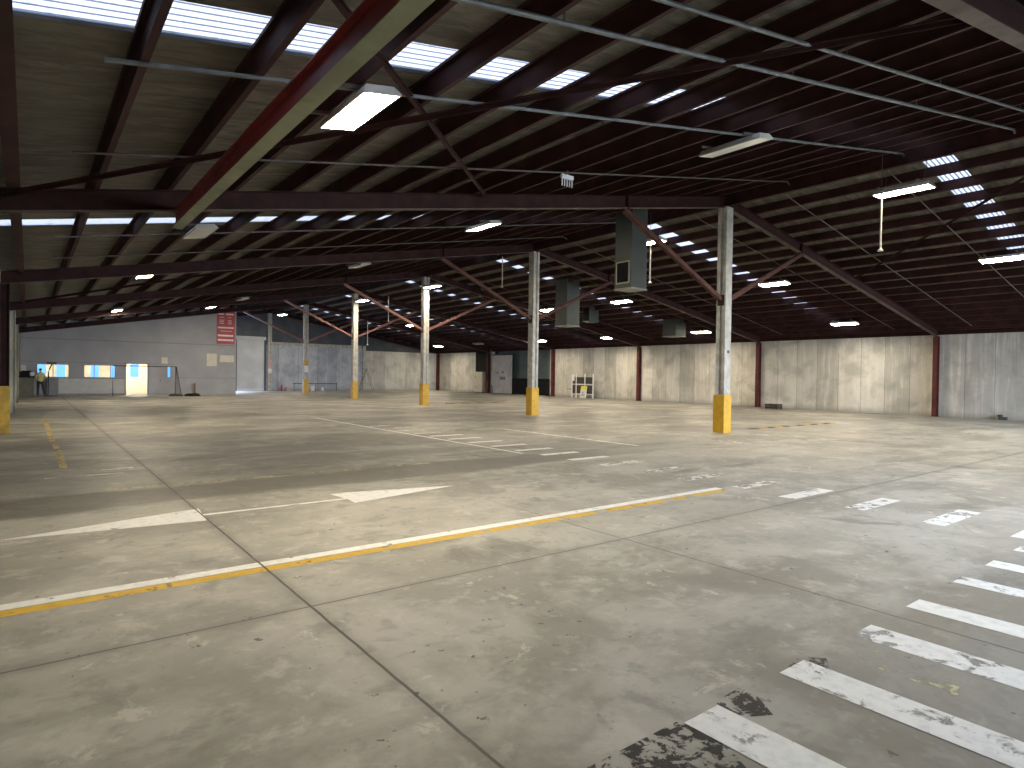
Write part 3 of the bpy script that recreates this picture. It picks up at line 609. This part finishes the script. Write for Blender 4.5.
for s in (-1, 1): l = leg[s]; tr.append([(hip, .1), (l[0], .095), (l[1], .072), (l[2], .06)])
skin('trousers', tr, M['trousers'], P)
for s in (-1, 1):
    l = leg[s]; skin('shoe', [[((l[2][0], l[2][1]-.03, .05), (.045, .045)), ((l[2][0], l[2][1]+.08, .042), (.048, .04)), ((l[2][0], l[2][1]+.18, .034), (.04, .032))]], M['black'], P)
skin('hair', [[((0, -.005, 1.60), (.05, .04)), ((0, -.01, 1.68), (.09, .09)), ((0, .015, 1.745), (.078, .082))]], M['hair'], P)
# ------------------------------------------------------------------ back of the hall
R = struct(MB().box(14.9, 15.05, YB-.1, YB+.1, 0, 5.0).box(17.5, 17.66, YB-.1, YB+.1, 0, 5.0).build('trim_6', M['grey_dark']))
b = MB()
for k in range(44): b.box(15.05, 17.5, YB+.02+(.018 if k % 2 else 0), YB+.08, .16+k*.108, .16+(k+1)*.108)
D = struct(b.build('door_3', M['roller']))
MB().box(15.05, 17.5, YB-.02, YB+.09, .12, .2).build('bottom_rail', M['white'], D); MB().box(14.95, 17.6, YB-.22, YB+.0, 4.75, 5.05).build('drum_box', M['roller'], D)
area('daylight_under_door', (16.27, YB+.35, .08), (0, -1, 0), 2.4, .12, 5, (.8, .9, 1))
R = thing('guard_rail', 'low dark guard rail in front of the painted back wall', 'rail', (22.2, 60.1, 0))
MB().tube([(-2.2, 0, .72), (2.2, 0, .72)], .035, 8).build('rail', M['grey_dark'], R)
for x in (-2.1, 0, 2.1): MB().tube([(x, 0, 0), (x, 0, .72)], .03, 8).build('post', M['grey_dark'], R)
def cyl(name, c, pr, mat, lab, cat): return tag(MB().lathe(pr, (0, 0, 0), 16).build(name, mat, None, c), lab, cat)
R = thing('fire_extinguisher', 'red fire extinguisher on the floor at the painted back wall', 'extinguisher', (18.95, 60.2, 0))
MB().lathe([(.085, 0), (.09, .03), (.09, .42), (.05, .5), (.025, .52)], (0, 0, 0), 14).build('cylinder', M['red'], R); MB().box(-.03, .09, -.02, .02, .52, .58).build('valve', M['black'], R)
tag(MB().box(-.25, .25, -.2, .2, 0, .34).box(-.26, .26, -.21, .21, .30, .36).build('cardboard_box', M['pinkish'], None, (19.6, 60.2, 0)), 'low pinkish-brown box on the floor right of the red extinguisher', 'box')
cyl('bright_spot_bucket', (21.75, 59.7, 0), [(.17, 0), (.22, .45), (.23, .48), (.2, .5)], M['white'], 'white bucket shape for a bright sunlight gap beside the fifth column at the back wall', 'bucket')  # bucket shape put in for a bright spot of sunlight
cyl('white_tin', (22.75, 59.8, 0), [(.13, 0), (.13, .34), (.12, .36)], M['white'], 'small white tin under the guard rail', 'tin')
R = thing('step_ladder', 'grey step ladder standing open by the back wall pilaster', 'ladder', (27.35, 60.0, 0))
for s in (-1, 1):
    MB().bar((-.75, s*.22, 0), (.1, s*.16, 2.35), .05, .025).build('front_stile', M['galv'], R); MB().bar((.85, s*.22, 0), (.12, s*.16, 2.2), .04, .025).build('back_stile', M['galv'], R)
for k in range(1, 8):
    t = k/8; MB().box(-.75+.85*t-.04, -.75+.85*t+.04, -.2, .2, 2.35*t-.012, 2.35*t+.012).build('step', M['galv'], R)
# ------------------------------------------------------------------ right wall: opening, door sheet, cabinet, rack
b = MB()
for k in range(38): b.box(XR+.6+(.015 if k % 2 else 0), XR+.7, 41.2+k*.242, 41.2+(k+1)*.242, 0, 4.4)
o = struct(b.build('wall_recess', M['teal']))
R = thing('sliding_door', 'off-white sliding door sheet with dark scuff marks beside the black barrier', 'door', (XR-.08, 48.72, 0))
b = MB()
for k in range(8): b.box(-.03+(.012 if k % 2 else 0), .03, -1.55+k*.3875, -1.55+(k+1)*.3875, .05, 3.72)
b.build('leaf', M['door_white'], R); MB().box(-.05, .06, -1.6, 1.6, 3.72, 3.85).build('track', M['grey_dark'], R)
MB().box(-.045, -.03, -.55, .3, 1.35, 1.65).box(-.045, -.03, .5, .85, 1.95, 2.1).box(-.045, -.03, -.35, .0, 1.98, 2.2).build('scuff_panel', plain('scuffed_grey', (.2, .2, .2), .6), R)
MB().box(-.03, .03, -1.55, 1.55, 0.0, .05).build('bottom_rail', M['grey_dark'], R)
R = thing('black_barrier', 'long black plastic barrier across the dark bay in the right wall', 'barrier', (XR-.05, 44.45, 0))
b = MB()
for k in range(18): b.box(-.04+(.02 if k % 2 else 0), .05, -2.66+k*.2956, -2.66+(k+1)*.2956, .04, 1.52)
b.build('panel', M['black'], R)
for y in (-2.5, 0, 2.5): MB().box(-.2, .2, y-.05, y+.05, 0, .06).build('foot', M['black'], R)
R = thing('electrical_cabinet', 'pale two-door electrical cabinet under the black void panel by the fifth post', 'cabinet', (XR-.02, 52.5, 0))
MB().box(-.25, .2, -.7, .7, .06, 2.1).build('body', M['paper'], R, bevel=.01); MB().box(-.2, .15, -.66, .66, 0, .06).build('plinth', M['grey_dark'], R)
for z0, z1 in ((.12, .98), (1.06, 2.04)):
    d = MB().box(-.27, -.25, -.62, .62, z0, z1).build('door', M['paper'], R); MB().box(-.30, -.27, .4, .45, (z0+z1)/2-.09, (z0+z1)/2+.09).build('handle', M['grey_dark'], d)
tag(MB().box(0, .1, 51.16, 53.34, 2.15, 4.1).box(-.03, 0, 51.16, 51.24, 2.15, 4.1).box(-.03, 0, 53.26, 53.34, 2.15, 4.1).build('void_panel', M['black'], None, (XR, 0, 0)), 'black panel in place of the dark void above the electrical cabinet', 'board')  # black panel put where there is only a dark opening
R = thing('downpipe', 'thin pale vertical pipe on the right wall beside the sliding door', 'pipe', (XR-.12, 50.55, 0))
MB().tube([(0, 0, 0), (0, 0, 4.4)], .05, 8).build('pipe', M['galv'], R)
for z in (.8, 2.4, 3.9): MB().box(-.06, .12, -.06, .06, z-.02, z+.02).build('clip', M['grey_dark'], R)
tag(MB().tube([(0, -.1, 0), (0, 0, .75), (0, .12, .78), (0, .22, 0)], .03, 8).build('hoop_barrier', M['grey_dark'], None, (XR-.4, 49.9, 0)), 'small dark hoop stand in front of the sliding door', 'stand')
R = thing('storage_rack', 'white tubular rack with dark mesh panels against the right wall', 'rack', (XR-.36, 37.25, 0))
for y in (-1.2, -.28, .75, 1.25): MB().box(-.03, .03, y-.04, y+.04, 0, 2.0 if y != 1.25 else 1.85).build('upright', M['white'], R)
for z in (.32, 1.12): MB().box(-.025, .025, -1.2, .75, z-.04, z+.04).build('crossbar', M['white'], R)
MB().box(-.02, .02, 1.25, 1.9, .68, .74).build('crossbar', M['wood'], R)
for y0, y1 in ((-1.16, -.32), (-.24, .71), (.79, 1.21)):
    MB().box(.0, .03, y0, y1, 1.18, 1.72).box(.0, .03, y0, y1, .38, 1.06).build('mesh_panel', M['mesh'], R)
MB().box(-.07, -.03, .95, 1.25, 1.4, 1.95).build('white_box', M['white'], R)
R = thing('floor_sign', 'white floor sign with yellow header leaning on the rack', 'sign', (XR-.62, 36.95, 0)); R.rotation_euler = (0, .16, 0)
MB().box(-.02, .02, -.34, .34, .02, 1.0).build('board', M['white'], R); MB().box(-.03, -.02, -.34, .34, .68, 1.0).build('header', M['sign_yellow'], R)
g = MB()
for zz, a, c in ((.5, -.12, .1), (.42, -.02, .14), (.3, -.2, .16), (.2, -.22, .2)): g.box(-.026, -.02, a, c, zz-.018, zz+.018)
g.build('lettering', M['grey_dark'], R)
R = thing('crate', 'dark brown open crate on the floor near the second wall post', 'crate', (XR-1.3, 20.0, 0), .0)
b = MB().box(-.28, .28, -.36, .36, .03, .06)
for z in (.06, .19): b.box(-.30, -.27, -.38, .38, z, z+.1).box(.27, .30, -.38, .38, z, z+.1).box(-.3, .3, -.38, -.35, z, z+.1).box(-.3, .3, .35, .38, z, z+.1)
b.build('slats', M['crate'], R)
for sx in (-1, 1):
    for sy in (-1, 1): MB().box(sx*.26-.03, sx*.26+.03, sy*.34-.03, sy*.34+.03, 0, .3).build('corner_post', M['crate'], R)
R = thing('wall_debris', 'small dark object lying at the foot of the right wall near the right edge', 'debris', (XR-.12, 9.2, 0))
MB().box(-.08, .08, -.16, .16, 0, .14).box(-.06, .06, .02, .2, .14, .24).build('block', M['grey_dark'], R, bevel=.01)
# ------------------------------------------------------------------ floor markings (paint on the slab)
def deco(name, polys, mat, z=.003, label=None):
    b = MB()
    for p in polys: b.add([(q[0], q[1], z) for q in p], [tuple(range(len(p)))])
    return b.build(name, mat, floor, label=label)
def rect(x0, x1, y0, y1): return [(x0, y0), (x1, y0), (x1, y1), (x0, y1)]
deco('painted_line', [rect(-.45, 8.75, 5.80, 5.945)], M['p_white_fresh'], label='white line of the double line across the hall')
ys = [(-.45, .1), (.1, 4.05), (4.1, 4.55), (4.6, 5.2), (5.25, 5.8), (6.0, 6.5), (6.55, 7.2), (7.35, 7.7), (7.85, 8.65)]
deco('painted_line', [rect(a, c, 5.645, 5.785) for a, c in ys], M['p_yellow'], label='broken yellow line beside the white line')
deco('painted_arrow', [[(-.25, 8.19), (1.66, 7.97), (1.72, 8.72), (1.2, 8.60)], rect(1.66, 3.52, 8.27, 8.35), [(3.45, 8.73), (3.72, 8.74), (5.35, 8.37), (3.50, 7.97), (3.52, 8.24)]], M['p_white_fresh'], label='long white double-headed arrow')
deco('painted_line', [rect(.9, 4.2, 10.76, 10.85), rect(4.4, 4.9, 10.72, 10.82), rect(5.5, 6.3, 10.74, 10.84)], M['p_yellow_thin'], label='faded yellow line beyond the arrow')
deco('painted_line', [rect(8.78, 8.88, 11.0, 24.0)], M['p_white_fresh'], label='white lane line with rungs')
deco('painted_line', [rect(12.33, 12.43, 10.7, 16.8)], M['p_white'], label='white lane line right of the rungs')
deco('painted_line', [rect(.40, .52, 18.6, 28.6), rect(.44, .56, 13.5, 18.0)], M['p_yellow_thin'], label='faded yellow line by the left wall')
deco('painted_line', [rect(.2, 1.3, 12.4, 12.5), rect(.9, 1.5, 13.0, 13.15)], M['p_white_thin'])
for i, (x0, x1) in enumerate(((2.64, 2.93), (3.55, 3.84), (4.49, 4.79), (5.40, 5.67), (6.41, 6.66), (7.25, 7.53), (8.15, 8.42))):
    deco('zebra_stripe', [rect(x0, x1, .45, 1.95)], M['p_white_fresh'] if i in (0, 3, 5) else M['p_white'])
for i, y in enumerate((2.02, 2.9, 3.88, 4.83, 5.73, 6.73, 7.67, 8.72, 9.64, 10.58, 11.5, 12.5, 13.5, 14.5, 15.45, 16.4, 17.4, 18.4, 19.4)):
    x0 = (8.85, 8.8, 8.92, 8.88, 9.05, 8.95, 9.0, 9.0, 9.0)[i] if i < 9 else 9.02
    h = .13 if i < 8 else .11; mt = M['p_white_thin'] if i in (4, 5, 6, 7) or i > 14 else M['p_white'] if i < 4 else M['p_white_fresh']
    deco('zebra_stripe', [rect(x0, 10.12, y-h, y+h)], mt)
deco('painted_patch', [rect(1.75, 2.64, 1.70, 1.98), [(2.93, 1.98), (2.93, 1.80), (3.08, 1.72), (3.22, 1.92), (3.18, 1.99)], [(3.62, 1.95), (3.86, 1.80), (3.98, 1.88), (3.84, 2.0)], [(1.9, 1.70), (2.2, 1.48), (2.56, 1.55), (2.64, 1.70)]], M['p_black'], .002, 'chipped black paint around the nearest stripe')
deco('painted_patch', [rect(4.1, 4.36, 1.2, 1.88)], M['p_cream'], .002, 'cream paint residue between two stripes')
deco('painted_line', [rect(18.2, 18.5, 10.6, 11.2), rect(15.3, 15.7, 9.6, 10.4)], M['p_white_thin'], label='faint white remnant')
def hazard(x0, x1, y, wd, lab, n):
    R = thing('hazard_strip', lab, 'strip', ((x0+x1)/2, y, 0), 0, 'hazard strips on the floor'); L = (x1-x0)/n; 
    for k in range(n):
        xa = x0+k*L-(x0+x1)/2; MB().prof([(-wd/2, 0), (wd/2, 0), (wd/3, .02), (-wd/3, .02)], (xa, 0, 0), (xa+L*.96, 0, 0), (0, 1, 0), (0, 0, 1)).build('black_block' if k % 2 == 0 else 'yellow_block', M['crate'] if k % 2 == 0 else M['yellow_dark'], R)
hazard(20.0, 26.2, 12.25, .22, 'low yellow and black hazard strip on the floor right of the nearest column', 12)
hazard(20.2, 24.6, 32.7, .25, 'low yellow and black hazard strip on the floor beyond the second column', 8)
